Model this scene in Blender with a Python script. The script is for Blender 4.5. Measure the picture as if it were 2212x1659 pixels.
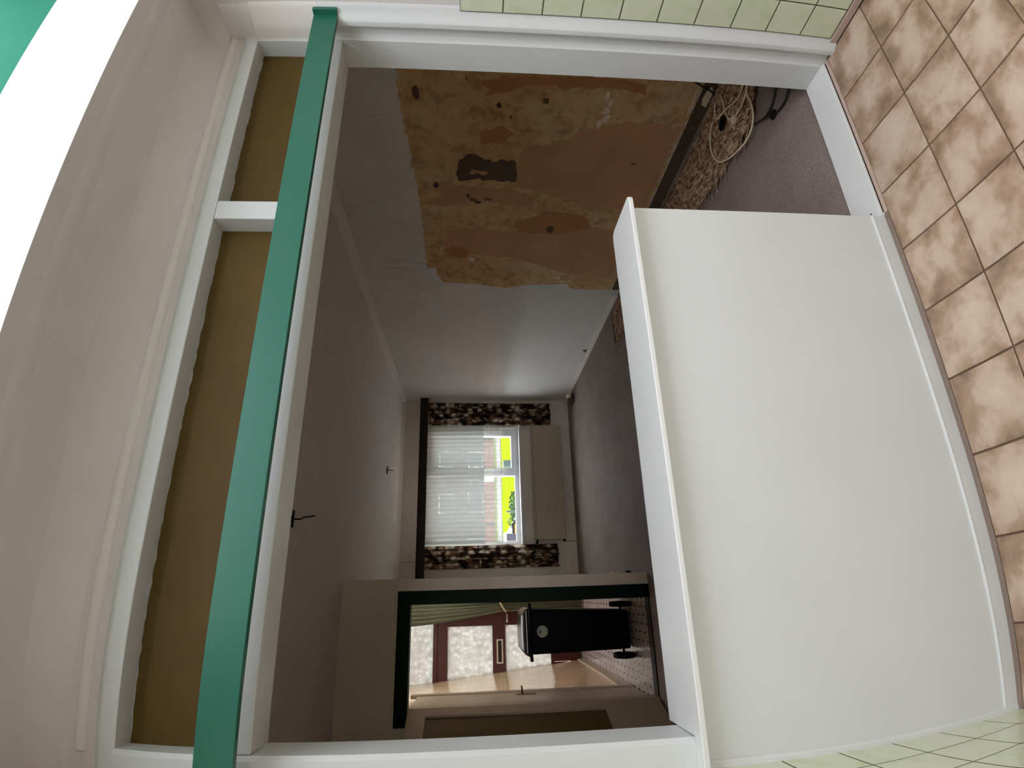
import bpy, bmesh, math, random
from mathutils import Vector, Matrix

for o in list(bpy.data.objects):
    bpy.data.objects.remove(o, do_unlink=True)
scene = bpy.context.scene
col = scene.collection
random.seed(7)

# ------------------------------------------------------------------ camera
# phone wide-angle lens held on its side: image left is up. Lens curve calibrated
# from the straight edges of the room (px -> angle), sensor 22.12 mm = 2212 px.
cam = bpy.data.cameras.new('camera')
cam_o = bpy.data.objects.new('camera', cam)
col.objects.link(cam_o)
M3 = Matrix(((-0.02929923, 0.92875585, -0.36953229),
             (-0.06987088, -0.37068967, -0.92612484),
             (-0.99712568, -0.0013152, 0.07575391)))
m4 = Matrix(((M3[0][0], M3[0][1], M3[0][2], 0),
             (M3[1][0], M3[1][1], M3[1][2], 0),
             (M3[2][0], M3[2][1], M3[2][2], 1.5),
             (0, 0, 0, 1)))
cam_o.matrix_world = m4
cam.sensor_fit = 'HORIZONTAL'
cam.sensor_width = 22.12
cam.clip_start = 0.02
cam.clip_end = 400
PERSPECTIVE = False
if PERSPECTIVE:
    cam.lens = 11.0
else:
    cam.type = 'PANO'
    cc = cam.cycles if hasattr(cam, 'cycles') and hasattr(cam.cycles, 'panorama_type') else cam
    cc.panorama_type = 'FISHEYE_LENS_POLYNOMIAL'
    cc.fisheye_fov = math.radians(170)
    cc.fisheye_polynomial_k0 = 0.0
    cc.fisheye_polynomial_k1 = -0.0860088824
    cc.fisheye_polynomial_k2 = -0.00093177732
    cc.fisheye_polynomial_k3 = 0.00038832258
    cc.fisheye_polynomial_k4 = -1.74013044e-05
scene.camera = cam_o

# ------------------------------------------------------------------ sky
world = bpy.data.worlds.new('sky')
scene.world = world
world.use_nodes = True
nt = world.node_tree
bgn = nt.nodes['Background']
tc = nt.nodes.new('ShaderNodeTexCoord')
sp = nt.nodes.new('ShaderNodeSeparateXYZ')
rp = nt.nodes.new('ShaderNodeValToRGB')
rp.color_ramp.elements[0].position = 0.0
rp.color_ramp.elements[0].color = (0.95, 0.97, 1.0, 1)
rp.color_ramp.elements[1].position = 0.6
rp.color_ramp.elements[1].color = (0.88, 0.93, 1.0, 1)
nt.links.new(tc.outputs['Generated'], sp.inputs[0])
nt.links.new(sp.outputs['Z'], rp.inputs[0])
nt.links.new(rp.outputs[0], bgn.inputs['Color'])
SKY = 14.0
bgn.inputs['Strength'].default_value = SKY


def portal(name, loc, rot, sx, sy):
    l = bpy.data.lights.new(name, 'AREA')
    l.shape = 'RECTANGLE'
    l.size = sx
    l.size_y = sy
    l.cycles.is_portal = True
    o = bpy.data.objects.new(name, l)
    o.location = loc
    o.rotation_euler = rot
    col.objects.link(o)


portal('skylight_portal', (0.9, 0.129, 3.29), (0, 0, 0), 2.1, 1.858)
portal('added_window_portal', (0.85, -2.02, 1.625), (math.radians(90), 0, 0), 2.0, 1.35)
portal('window_portal', (1.525, 7.99, 1.5), (math.radians(-90), 0, 0), 1.74, 1.5)
portal('added_well_portal', (-0.485, 6.45, 2.72), (0, 0, 0), 0.75, 1.42)
portal('door_portal', (-0.62, 8.06, 1.2), (math.radians(-90), 0, 0), 1.15, 2.4)

scene.view_settings.view_transform = 'Standard'
scene.view_settings.look = 'None'
scene.view_settings.gamma = 1.0
scene.view_settings.use_curve_mapping = False
scene.view_settings.exposure = 0.2
try:
    scene.cycles.max_bounces = 8
    scene.cycles.diffuse_bounces = 5
    scene.cycles.glossy_bounces = 3
    scene.cycles.transparent_max_bounces = 8
    scene.cycles.use_adaptive_sampling = True
    scene.cycles.adaptive_threshold = 0.08
    scene.cycles.adaptive_min_samples = 16
    scene.cycles.sample_clamp_indirect = 6.0
except Exception:
    pass


# ------------------------------------------------------------------ materials
def lin(c):
    c = c / 255.0
    return c / 12.92 if c <= 0.04045 else ((c + 0.055) / 1.055) ** 2.4


def rgb(r, g, b):
    return (lin(r), lin(g), lin(b), 1.0)


class Mat:
    """Small node-graph helper around one Principled material."""

    def __init__(self, name, color=(0.8, 0.8, 0.8, 1), rough=0.5, spec=0.5, metal=0.0):
        self.m = bpy.data.materials.new(name)
        self.m.use_nodes = True
        self.t = self.m.node_tree
        self.p = self.t.nodes['Principled BSDF']
        self.p.inputs['Base Color'].default_value = color
        self.p.inputs['Roughness'].default_value = rough
        self.p.inputs['Specular IOR Level'].default_value = spec
        self.p.inputs['Metallic'].default_value = metal
        self._co = None

    def n(self, kind, **kw):
        nd = self.t.nodes.new('ShaderNode' + kind)
        for k, v in kw.items():
            if k in nd.inputs:
                nd.inputs[k].default_value = v
            else:
                setattr(nd, k, v)
        return nd

    def l(self, a, b):
        self.t.links.new(a, b)

    def coord(self, kind='Object', scale=(1, 1, 1), rand=False):
        c = self.n('TexCoord')
        mp = self.n('Mapping')
        mp.inputs['Scale'].default_value = scale
        self.l(c.outputs[kind], mp.inputs['Vector'])
        if rand:
            oi = self.n('ObjectInfo')
            mul = self.n('Math', operation='MULTIPLY')
            mul.inputs[1].default_value = 57.0
            self.l(oi.outputs['Random'], mul.inputs[0])
            cb = self.n('CombineXYZ')
            for i in range(3):
                self.l(mul.outputs[0], cb.inputs[i])
            ad = self.n('VectorMath', operation='ADD')
            self.l(mp.outputs[0], ad.inputs[0])
            self.l(cb.outputs[0], ad.inputs[1])
            return ad.outputs[0]
        return mp.outputs[0]

    def noise(self, vec, scale=5, detail=4, rough=0.55, dist=0.0):
        nz = self.n('TexNoise')
        nz.inputs['Scale'].default_value = scale
        nz.inputs['Detail'].default_value = detail
        nz.inputs['Roughness'].default_value = rough
        nz.inputs['Distortion'].default_value = dist
        self.l(vec, nz.inputs['Vector'])
        return nz.outputs['Fac']

    def ramp(self, fac, stops, interp='LINEAR'):
        r = self.n('ValToRGB')
        r.color_ramp.interpolation = interp
        els = r.color_ramp.elements
        while len(els) < len(stops):
            els.new(0.5)
        for e, (pos, c) in zip(els, stops):
            e.position = pos
            e.color = c if len(c) == 4 else (*c, 1)
        self.l(fac, r.inputs[0])
        return r.outputs[0]

    def mix(self, fac, a, b, blend='MIX'):
        mx = self.n('MixRGB', blend_type=blend)
        for i, v in ((0, fac), (1, a), (2, b)):
            if hasattr(v, 'links'):
                self.l(v, mx.inputs[i])
            else:
                mx.inputs[i].default_value = v
        return mx.outputs[0]

    def math(self, op, a, b=None, clamp=False):
        nd = self.n('Math', operation=op)
        nd.use_clamp = clamp
        for i, v in ((0, a), (1, b)):
            if v is None:
                continue
            if hasattr(v, 'links'):
                self.l(v, nd.inputs[i])
            else:
                nd.inputs[i].default_value = v
        return nd.outputs[0]

    def bump(self, h, strength=0.2, dist=0.01):
        b = self.n('Bump')
        b.inputs['Strength'].default_value = strength
        b.inputs['Distance'].default_value = dist
        self.l(h, b.inputs['Height'])
        self.l(b.outputs[0], self.p.inputs['Normal'])

    def color(self, c):
        self.l(c, self.p.inputs['Base Color'])


def paint(name, c, rough=0.45, var=0.04, bump=0.05, bscale=60, spec=0.5):
    if rough >= 0.85:
        spec = min(spec, 0.1)
    m = Mat(name, c, rough, spec)
    v = m.coord()
    f = m.noise(v, 3.0, 3)
    d = tuple(x * (1 - var) for x in c[:3]) + (1,)
    b = tuple(min(1, x * (1 + var)) for x in c[:3]) + (1,)
    m.color(m.ramp(f, [(0.3, d), (0.7, b)]))
    if bump:
        m.bump(m.noise(v, bscale, 2), bump, 0.004)
    return m.m


MT = {}
MT['white'] = paint('white_gloss_paint', rgb(206, 206, 203), 0.38, 0.02, 0.05, 40)
MT['ledge'] = paint('white_ledge_lacquer', rgb(216, 214, 210), 0.3, 0.01, 0.0)
MT['plaster'] = paint('kitchen_plaster', rgb(214, 206, 201), 0.85, 0.04, 0.12, 25)
MT['shaft'] = paint('shaft_white', rgb(205, 205, 208), 0.8, 0.01, 0.0)
MT['green'] = paint('green_gloss_paint', rgb(30, 96, 76), 0.3, 0.04, 0.04, 30)
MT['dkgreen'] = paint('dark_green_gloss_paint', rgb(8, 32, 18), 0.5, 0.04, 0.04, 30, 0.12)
MT['grout_f'] = paint('floor_grout', rgb(104, 82, 66), 0.95, 0.15, 0.3, 120)
MT['grout_grey'] = paint('grey_brown_grout', rgb(132, 114, 103), 0.95, 0.12, 0.3, 90)
MT['kerb'] = paint('matte_green_paint', rgb(46, 112, 90), 0.85, 0.04, 0.0)
MT['bead'] = paint('painted_bead', rgb(222, 214, 206), 0.6, 0.02, 0.0)
MT['mortar'] = paint('pink_mortar', rgb(186, 161, 146), 0.95, 0.10, 0.4, 90)
MT['grout_w'] = paint('wall_grout', rgb(92, 92, 68), 0.95, 0.1, 0.2, 120)
MT['black_gap'] = paint('dark_gap', rgb(30, 24, 20), 0.95, 0.1, 0.0)
MT['cream'] = paint('cream_paint', rgb(214, 196, 168), 0.3, 0.03, 0.04, 15)
MT['hallwhite'] = paint('hall_white_paint', rgb(206, 192, 172), 0.35, 0.03, 0.04, 15)
MT['doorwhite'] = paint('door_white_paint', rgb(196, 178, 156), 0.4, 0.03, 0.04, 15)
MT['farwall'] = paint('far_wall_paint', rgb(222, 214, 204), 0.8, 0.05, 0.1, 20)
MT['pier'] = paint('pier_wallpaper', rgb(240, 226, 206), 0.8, 0.05, 0.1, 30)
MT['ceiling'] = paint('living_ceiling', rgb(232, 224, 220), 0.9, 0.02, 0.1, 30)
MT['mahogany'] = paint('mahogany_varnish', rgb(74, 26, 18), 0.4, 0.2, 0.05, 20)
MT['dkwood'] = paint('dark_brown_wood', rgb(34, 22, 16), 0.6, 0.15, 0.05, 20)
MT['radiator'] = paint('radiator_enamel', rgb(176, 164, 138), 0.45, 0.02, 0.0)
MT['upvc'] = paint('window_white', rgb(222, 222, 224), 0.35, 0.01, 0.0)
MT['black'] = paint('black_plastic', rgb(7, 7, 8), 0.6, 0.1, 0.05, 80, 0.15)
MT['blackgloss'] = paint('black_lid_plastic', rgb(18, 18, 22), 0.22, 0.1, 0.0)
MT['cablew'] = paint('white_cable', rgb(232, 212, 178), 0.5, 0.05, 0.0)
MT['cableb'] = paint('black_cable', rgb(16, 13, 12), 0.5, 0.05, 0.0)
MT['brass'] = Mat('aged_brass', rgb(96, 66, 40), 0.35, 0.5, 1.0).m
MT['chrome'] = Mat('letter_slot_metal', rgb(214, 206, 190), 0.35, 0.5, 0.3).m
MT['sticker'] = paint('pale_sticker', rgb(176, 178, 160), 0.6, 0.03, 0.0)
MT['ink'] = paint('sticker_ink', rgb(60, 66, 56), 0.6, 0.03, 0.0)
MT['brick'] = paint('house_brick', rgb(96, 62, 50), 0.9, 0.15, 0.0)
MT['roof'] = paint('house_roof', rgb(66, 66, 66), 0.9, 0.1, 0.0)
MT['asphalt'] = paint('asphalt', rgb(108, 100, 96), 0.95, 0.1, 0.0)
MT['paving'] = paint('pale_paving', rgb(150, 146, 142), 0.9, 0.06, 0.0)
MT['pinkpave'] = paint('pink_paving', rgb(206, 158, 140), 0.9, 0.1, 0.0)
MT['cabinet'] = paint('utility_green', rgb(22, 36, 33), 0.6, 0.05, 0.0)
MT['bluebin'] = paint('dark_blue', rgb(24, 24, 40), 0.5, 0.05, 0.0)
MT['orange'] = paint('orange_board', rgb(180, 96, 8), 0.6, 0.03, 0.0)
MT['houseglass'] = paint('house_window', rgb(50, 58, 66), 0.15, 0.05, 0.0)
MT['frosthouse'] = paint('house_white', rgb(226, 222, 214), 0.7, 0.03, 0.0)


def m_floor_tile():
    m = Mat('marbled_floor_tile', rough=0.33)
    g = m.n('TexCoord')
    v = m.coord('Object', (1, 1, 1), rand=True)
    s = m.n('SeparateXYZ')
    m.l(g.outputs['Generated'], s.inputs[0])
    # brown bloom printed towards the rim of each tile
    ex = m.math('ABSOLUTE', m.math('SUBTRACT', s.outputs[0], 0.5))
    ey = m.math('ABSOLUTE', m.math('SUBTRACT', s.outputs[1], 0.5))
    e = m.math('MAXIMUM', ex, ey)
    n1 = m.noise(v, 8, 3, 0.5, 0.3)
    n2 = m.noise(v, 30, 4, 0.6)
    mask = m.math('ADD', m.math('MULTIPLY', e, 0.42), m.math('MULTIPLY', n1, 0.95))
    mask = m.math('ADD', mask, m.math('MULTIPLY', n2, 0.16))
    c = m.ramp(mask, [(0.45, rgb(202, 181, 160)), (0.64, rgb(187, 162, 141)), (0.78, rgb(154, 124, 97)), (0.93, rgb(106, 79, 52))])
    pink = m.mix(0.25, c, m.ramp(n2, [(0.35, rgb(192, 164, 146)), (0.7, rgb(166, 142, 124))]))
    m.color(pink)
    m.bump(n2, 0.12, 0.003)
    return m.m


MT['ftile'] = m_floor_tile()


def m_wall_tile():
    m = Mat('pale_green_wall_tile', rough=0.14)
    v = m.coord('Object', (1, 1, 1), rand=True)
    n1 = m.noise(v, 14, 3, 0.6)
    m.color(m.ramp(n1, [(0.3, rgb(214, 214, 190)), (0.55, rgb(208, 214, 182)), (0.8, rgb(190, 204, 152))]))
    return m.m


MT['wtile'] = m_wall_tile()


def m_brown_pane():
    m = Mat('brown_pane', rough=0.55, spec=0.15)
    v = m.coord()
    n1 = m.noise(v, 3, 3)
    c = m.ramp(n1, [(0.3, rgb(86, 66, 31)), (0.7, rgb(97, 75, 37))])
    m.color(c)
    return m.m


MT['pane_brown'] = m_brown_pane()


def m_amber():
    m = Mat('amber_glass', rgb(96, 78, 34), 0.2)
    v = m.coord()
    m.bump(m.noise(v, 40, 2), 0.3, 0.004)
    return m.m


MT['amber'] = m_amber()


def m_wallpaper():
    m = Mat('old_wallpaper', rough=0.75)
    v = m.coord('Object', (1, 60, 4))
    n1 = m.noise(v, 1.0, 3, 0.7)
    v2 = m.coord()
    n2 = m.noise(v2, 1.4, 3)
    c = m.mix(0.5, m.ramp(n1, [(0.3, rgb(206, 200, 197)), (0.7, rgb(228, 223, 220))]), m.ramp(n2, [(0.3, rgb(208, 202, 198)), (0.7, rgb(226, 221, 219))]))
    m.color(c)
    m.bump(n1, 0.5, 0.004)
    return m.m


MT['wallpaper'] = m_wallpaper()


def m_stripped():
    m = Mat('stripped_plaster', rough=0.85)
    v = m.coord()
    n1 = m.noise(v, 2.2, 6, 0.62, 0.5)
    n2 = m.noise(v, 9, 5, 0.7, 0.3)
    n3 = m.noise(v, 38, 3, 0.6)
    base = m.ramp(n1, [(0.30, rgb(186, 130, 78)), (0.45, rgb(206, 164, 110)), (0.58, rgb(214, 184, 138)), (0.72, rgb(194, 142, 90))])
    blot = m.ramp(n2, [(0.36, rgb(136, 90, 52)), (0.5, rgb(204, 166, 118)), (0.7, rgb(218, 186, 140))])
    c = m.mix(0.5, base, blot)
    sp_ = m.ramp(n3, [(0.70, (0, 0, 0, 1)), (0.78, (1, 1, 1, 1))])
    c = m.mix(m.math('MULTIPLY', sp_, 0.35), c, rgb(70, 48, 28))
    m.color(c)
    m.bump(n2, 0.4, 0.006)
    return m.m


MT['stripped'] = m_stripped()
MT['strip_smooth'] = paint('smooth_brown_paper', rgb(196, 146, 104), 0.8, 0.10, 0.1, 12)
MT['strip_orange'] = paint('orange_brown_paper', rgb(184, 126, 78), 0.8, 0.14, 0.2, 12)
MT['strip_dark'] = paint('dark_old_paint', rgb(86, 68, 48), 0.7, 0.2, 0.2, 30)
MT['strip_pale'] = paint('pale_filler', rgb(230, 206, 178), 0.8, 0.1, 0.3, 30)


def m_concrete():
    m = Mat('bare_screed', rough=0.85)
    v = m.coord()
    n1 = m.noise(v, 90, 4, 0.7)
    n2 = m.noise(v, 4, 4)
    c = m.mix(0.45, m.ramp(n1, [(0.3, rgb(98, 82, 75)), (0.6, rgb(142, 126, 119)), (0.8, rgb(176, 162, 155))]), m.ramp(n2, [(0.3, rgb(118, 100, 87)), (0.7, rgb(149, 133, 128))]))
    m.color(c)
    m.bump(n1, 0.5, 0.006)
    return m.m


MT['screed'] = m_concrete()
MT['mat'] = paint('felt_underlay', rgb(84, 62, 45), 0.95, 0.3, 0.6, 60)


def m_straw():
    m = Mat('straw_fibre', rough=0.8)
    v = m.coord('Object')
    n1 = m.noise(v, 34, 1)
    m.color(m.ramp(n1, [(0.32, rgb(124, 86, 60)), (0.48, rgb(184, 146, 110)), (0.66, rgb(228, 200, 164))]))
    return m.m


MT['straw'] = m_straw()


def m_curtain():
    m = Mat('leaf_print_curtain', rough=0.9)
    v = m.coord('Object', (1, 1, 1))
    vo = m.n('TexVoronoi')
    vo.inputs['Scale'].default_value = 13
    m.l(v, vo.inputs['Vector'])
    sep = m.n('SeparateColor')
    m.l(vo.outputs['Color'], sep.inputs[0])
    pick = m.ramp(sep.outputs[0], [(0.0, rgb(66, 42, 32)), (0.30, rgb(150, 112, 88)), (0.50, rgb(206, 180, 150)), (0.72, rgb(226, 212, 190))], 'CONSTANT')
    edge = m.ramp(vo.outputs['Distance'], [(0.30, (1, 1, 1, 1)), (0.62, (0.06, 0.04, 0.03, 1))])
    m.color(m.mix(1.0, pick, edge, 'MULTIPLY'))
    tr = m.n('BsdfTranslucent')
    m.l(pick, tr.inputs[0])
    ms = m.n('MixShader')
    ms.inputs[0].default_value = 0.18
    out = m.t.nodes['Material Output']
    m.l(m.p.outputs[0], ms.inputs[1])
    m.l(tr.outputs[0], ms.inputs[2])
    m.l(ms.outputs[0], out.inputs[0])
    return m.m


MT['print'] = m_curtain()
MT['greencloth'] = paint('sage_green_cloth', rgb(126, 130, 106), 0.9, 0.12, 0.0)


def m_net():
    m = Mat('net_curtain', rgb(232, 232, 228), 0.9)
    g = m.coord('Object', (1, 1, 1))
    s = m.n('SeparateXYZ')
    m.l(g, s.inputs[0])
    row = m.math('SINE', m.math('MULTIPLY', s.outputs[2], 190.0))
    n1 = m.noise(m.coord('Object', (30, 1, 1.2)), 1.0, 3)
    op = m.math('ADD', m.math('MULTIPLY', row, 0.05), m.math('MULTIPLY', n1, 0.45))
    op = m.math('ADD', op, 0.76, clamp=True)
    hem = m.ramp(s.outputs[2], [(0.0, (0.30, 0.30, 0.30, 1)), (0.255, (0.30, 0.30, 0.30, 1)), (0.27, (0, 0, 0, 1))])
    lace = m.noise(m.coord('Object', (24, 1, 30)), 1.0, 1)
    op = m.math('SUBTRACT', op, m.math('MULTIPLY', hem, m.math('ADD', lace, 0.4)), clamp=True)
    trn = m.n('BsdfTransparent')
    tl = m.n('BsdfTranslucent')
    tl.inputs[0].default_value = (0.205, 0.215, 0.21, 1)
    m1 = m.n('MixShader')
    m1.inputs[0].default_value = 0.30
    m.l(m.p.outputs[0], m1.inputs[1])
    m.l(tl.outputs[0], m1.inputs[2])
    m2 = m.n('MixShader')
    m.l(op, m2.inputs[0])
    m.l(trn.outputs[0], m2.inputs[1])
    m.l(m1.outputs[0], m2.inputs[2])
    m.l(m2.outputs[0], m.t.nodes['Material Output'].inputs[0])
    return m.m


MT['net'] = m_net()


def m_glass(name, tint=(0.95, 0.98, 0.97, 1), gloss=0.06):
    m = Mat(name)
    trn = m.n('BsdfTransparent')
    trn.inputs[0].default_value = tint
    gl = m.n('BsdfGlossy')
    gl.inputs['Roughness'].default_value = 0.02
    fr = m.n('MixShader')
    fr.inputs[0].default_value = gloss
    m.l(trn.outputs[0], fr.inputs[1])
    m.l(gl.outputs[0], fr.inputs[2])
    m.l(fr.outputs[0], m.t.nodes['Material Output'].inputs[0])
    return m.m


MT['glass'] = m_glass('clear_glass')
MT['rooflight'] = m_glass('rooflight_glass', (0.66, 0.66, 0.67, 1), 0.03)
MT['added_well_glass'] = m_glass('added_light_well_glass', (0.62, 0.60, 0.58, 1), 0.03)
MT['added_glass'] = m_glass('added_window_glass', (0.66, 0.66, 0.66, 1), 0.04)


def m_frost():
    m = Mat('patterned_glass', rgb(235, 235, 230), 0.25)
    v = m.coord('Object', (1, 1, 1))
    vo = m.n('TexVoronoi')
    vo.inputs['Scale'].default_value = 16
    m.l(v, vo.inputs['Vector'])
    f = m.ramp(vo.outputs['Distance'], [(0.1, (0.972, 0.972, 0.972, 1)), (0.45, (0.988, 0.988, 0.988, 1))])
    trn = m.n('BsdfTransparent')
    tl = m.n('BsdfTranslucent')
    nz_ = m.noise(m.coord('Object', (14, 1, 9)), 1.0, 3, 0.6)
    lc_ = m.mix(0.5, m.ramp(vo.outputs['Distance'], [(0.15, (0.36, 0.36, 0.335, 1)), (0.5, (0.25, 0.25, 0.23, 1))]), m.ramp(nz_, [(0.35, (0.22, 0.22, 0.205, 1)), (0.65, (0.34, 0.34, 0.32, 1))]))
    m.l(lc_, tl.inputs[0])
    m2 = m.n('MixShader')
    m.l(f, m2.inputs[0])
    m.l(trn.outputs[0], m2.inputs[1])
    m.l(tl.outputs[0], m2.inputs[2])
    gl = m.n('BsdfGlossy')
    gl.inputs['Roughness'].default_value = 0.2
    m3 = m.n('MixShader')
    m3.inputs[0].default_value = 0.06
    m.l(m2.outputs[0], m3.inputs[1])
    m.l(gl.outputs[0], m3.inputs[2])
    m.l(m3.outputs[0], m.t.nodes['Material Output'].inputs[0])
    return m.m


MT['frost'] = m_frost()


def m_hall_floor():
    m = Mat('small_white_tiles', rough=0.2)
    v = m.coord('Object', (1, 1, 1))
    b = m.n('TexBrick')
    b.offset = 0.5
    b.inputs['Color1'].default_value = rgb(206, 196, 196)
    b.inputs['Color2'].default_value = rgb(190, 178, 178)
    b.inputs['Mortar'].default_value = rgb(96, 84, 84)
    b.inputs['Scale'].default_value = 1.0
    b.inputs['Mortar Size'].default_value = 0.006
    b.inputs['Brick Width'].default_value = 0.14
    b.inputs['Row Height'].default_value = 0.07
    m.l(v, b.inputs['Vector'])
    m.color(b.outputs[0])
    return m.m


MT['halltile'] = m_hall_floor()


def m_lawn():
    m = Mat('sunlit_lawn', rough=1.0, spec=0.0)
    v = m.coord()
    n1 = m.noise(v, 0.8, 4)
    m.color(m.ramp(n1, [(0.35, (0.066, 0.078, 0.003, 1)), (0.65, (0.078, 0.086, 0.004, 1))]))
    return m.m


MT['lawn'] = m_lawn()
MT['leaf'] = paint('shrub_leaf', rgb(30, 58, 18), 0.8, 0.3, 0.0)


def m_hallwall():
    m = Mat('hall_gloss_wall', rgb(232, 210, 178), 0.16, 0.6)
    v = m.coord('Object', (1, 7, 1.2))
    m.bump(m.noise(v, 1.0, 2), 0.35, 0.02)
    return m.m


MT['hallwall'] = m_hallwall()


# ------------------------------------------------------------------ mesh helpers
WORLD = {}


class MB:
    def __init__(self):
        self.v = []
        self.f = []

    def add(self, verts, faces):
        b = len(self.v)
        self.v += [tuple(p) for p in verts]
        self.f += [tuple(i + b for i in f) for f in faces]
        return self

    def box(self, x0, x1, y0, y1, z0, z1, bev=0.0):
        if bev <= 0:
            vs = [(x, y, z) for z in (z0, z1) for y in (y0, y1) for x in (x0, x1)]
            fs = [(0, 2, 3, 1), (4, 5, 7, 6), (0, 1, 5, 4), (2, 6, 7, 3), (0, 4, 6, 2), (1, 3, 7, 5)]
            return self.add(vs, fs)
        bm = bmesh.new()
        bmesh.ops.create_cube(bm, size=1)
        for v in bm.verts:
            v.co = Vector(((x0 + x1) / 2 + v.co.x * (x1 - x0), (y0 + y1) / 2 + v.co.y * (y1 - y0), (z0 + z1) / 2 + v.co.z * (z1 - z0)))
        bmesh.ops.bevel(bm, geom=list(bm.edges), offset=bev, segments=2, affect='EDGES', profile=0.5)
        bm.verts.index_update()
        self.add([v.co for v in bm.verts], [[v.index for v in f.verts] for f in bm.faces])
        bm.free()
        return self

    def prism(self, poly, axis, a, b):
        """extrude a 2D polygon (other two axes in x,y,z order) along axis from a to b"""
        n = len(poly)

        def P(q, t):
            if axis == 0:
                return (t, q[0], q[1])
            if axis == 1:
                return (q[0], t, q[1])
            return (q[0], q[1], t)
        vs = [P(q, a) for q in poly] + [P(q, b) for q in poly]
        fs = [tuple(range(n))[::-1], tuple(range(n, 2 * n))]
        for i in range(n):
            j = (i + 1) % n
            fs.append((i, j, n + j, n + i))
        return self.add(vs, fs)

    def tube(self, pts, r, n=8, cap=True):
        pts = [Vector(p) for p in pts]
        rings = []
        up = Vector((0, 0, 1))
        prev = None
        for i, p in enumerate(pts):
            d = (pts[min(i + 1, len(pts) - 1)] - pts[max(i - 1, 0)]).normalized()
            if prev is None:
                a = d.cross(up)
                if a.length < 1e-3:
                    a = d.cross(Vector((1, 0, 0)))
            else:
                a = prev - d * prev.dot(d)
            a.normalize()
            prev = a
            b = d.cross(a)
            rr = r[i] if isinstance(r, (list, tuple)) else r
            rings.append([p + a * (rr * math.cos(t * 2 * math.pi / n)) + b * (rr * math.sin(t * 2 * math.pi / n)) for t in range(n)])
        vs = [q for ring in rings for q in ring]
        fs = []
        for i in range(len(rings) - 1):
            for k in range(n):
                fs.append((i * n + k, i * n + (k + 1) % n, (i + 1) * n + (k + 1) % n, (i + 1) * n + k))
        if cap:
            fs.append(tuple(range(n))[::-1])
            fs.append(tuple(range((len(rings) - 1) * n, len(rings) * n)))
        return self.add(vs, fs)

    def disc(self, c, axis, r, h, n=20):
        pts = []
        d = Vector(axis).normalized() * h
        c = Vector(c)
        return self.tube([c, c + d], r, n)

    def sheet(self, fn, nu, nv, thick=None):
        """grid surface fn(u,v)->point, optional thickness vector"""
        vs = [Vector(fn(i / nu, j / nv)) for j in range(nv + 1) for i in range(nu + 1)]
        fs = []
        w = nu + 1
        for j in range(nv):
            for i in range(nu):
                fs.append((j * w + i, j * w + i + 1, (j + 1) * w + i + 1, (j + 1) * w + i))
        if thick is None:
            return self.add(vs, fs)
        t = Vector(thick)
        N = len(vs)
        vs2 = vs + [p + t for p in vs]
        fs2 = fs + [tuple(k + N for k in f)[::-1] for f in fs]
        rim = [i for i in range(w)] + [j * w + nu for j in range(1, nv + 1)] + [nv * w + i for i in range(nu - 1, -1, -1)] + [j * w for j in range(nv - 1, 0, -1)]
        for a, b in zip(rim, rim[1:] + rim[:1]):
            fs2.append((b, a, a + N, b + N))
        return self.add(vs2, fs2)

    def build(self, name, mat, parent=None, smooth=False, origin=None):
        xs = [p[0] for p in self.v]
        ys = [p[1] for p in self.v]
        zs = [p[2] for p in self.v]
        if origin is None:
            origin = ((min(xs) + max(xs)) / 2, (min(ys) + max(ys)) / 2, min(zs))
        me = bpy.data.meshes.new(name)
        me.from_pydata([(p[0] - origin[0], p[1] - origin[1], p[2] - origin[2]) for p in self.v], [], self.f)
        me.materials.append(MT[mat])
        if smooth:
            me.polygons.foreach_set('use_smooth', [True] * len(me.polygons))
            me.update()
            try:
                me.set_sharp_from_angle(angle=math.radians(40))
            except Exception:
                pass
        me.update()
        bm = bmesh.new()
        bm.from_mesh(me)
        bmesh.ops.recalc_face_normals(bm, faces=bm.faces)
        bm.to_mesh(me)
        bm.free()
        o = bpy.data.objects.new(name, me)
        col.objects.link(o)
        place(o, origin, parent)
        return o


def place(o, origin, parent=None):
    o.location = origin
    WORLD[o.name] = Vector(origin)
    if parent is not None:
        o.parent = parent
        o.location = Vector(origin) - WORLD[parent.name]


def empty(name, loc, label=None, cat=None, group=None, kind=None):
    o = bpy.data.objects.new(name, None)
    col.objects.link(o)
    o.empty_display_size = 0.05
    place(o, loc)
    tag(o, label, cat, group, kind)
    return o


def tag(o, label=None, cat=None, group=None, kind=None):
    if label:
        o['label'] = label
    if cat:
        o['category'] = cat
    if group:
        o['group'] = group
    if kind:
        o['kind'] = kind
    return o


def struct(o, label=None, cat=None):
    return tag(o, label, cat, None, 'structure')


def copy_part(src, name, origin, parent, scale=None):
    o = src.copy()
    o.name = name
    col.objects.link(o)
    o.parent = None
    place(o, origin, parent)
    if scale:
        o.scale = scale
    return o


# ================================================================== KITCHEN
KX0, KX1 = -0.41, 2.05        # tile faces of the side walls
KY0 = -1.9
KZ = 2.55                     # ceiling

# floor with single tiles
floor = struct(MB().box(KX0 - 0.15, KX1 + 0.15, KY0 - 0.1, 1.43, -0.12, -0.004).build('floor_kitchen', 'grout_f'),
               'brown marbled square tiles on the kitchen floor', 'floor')


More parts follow.
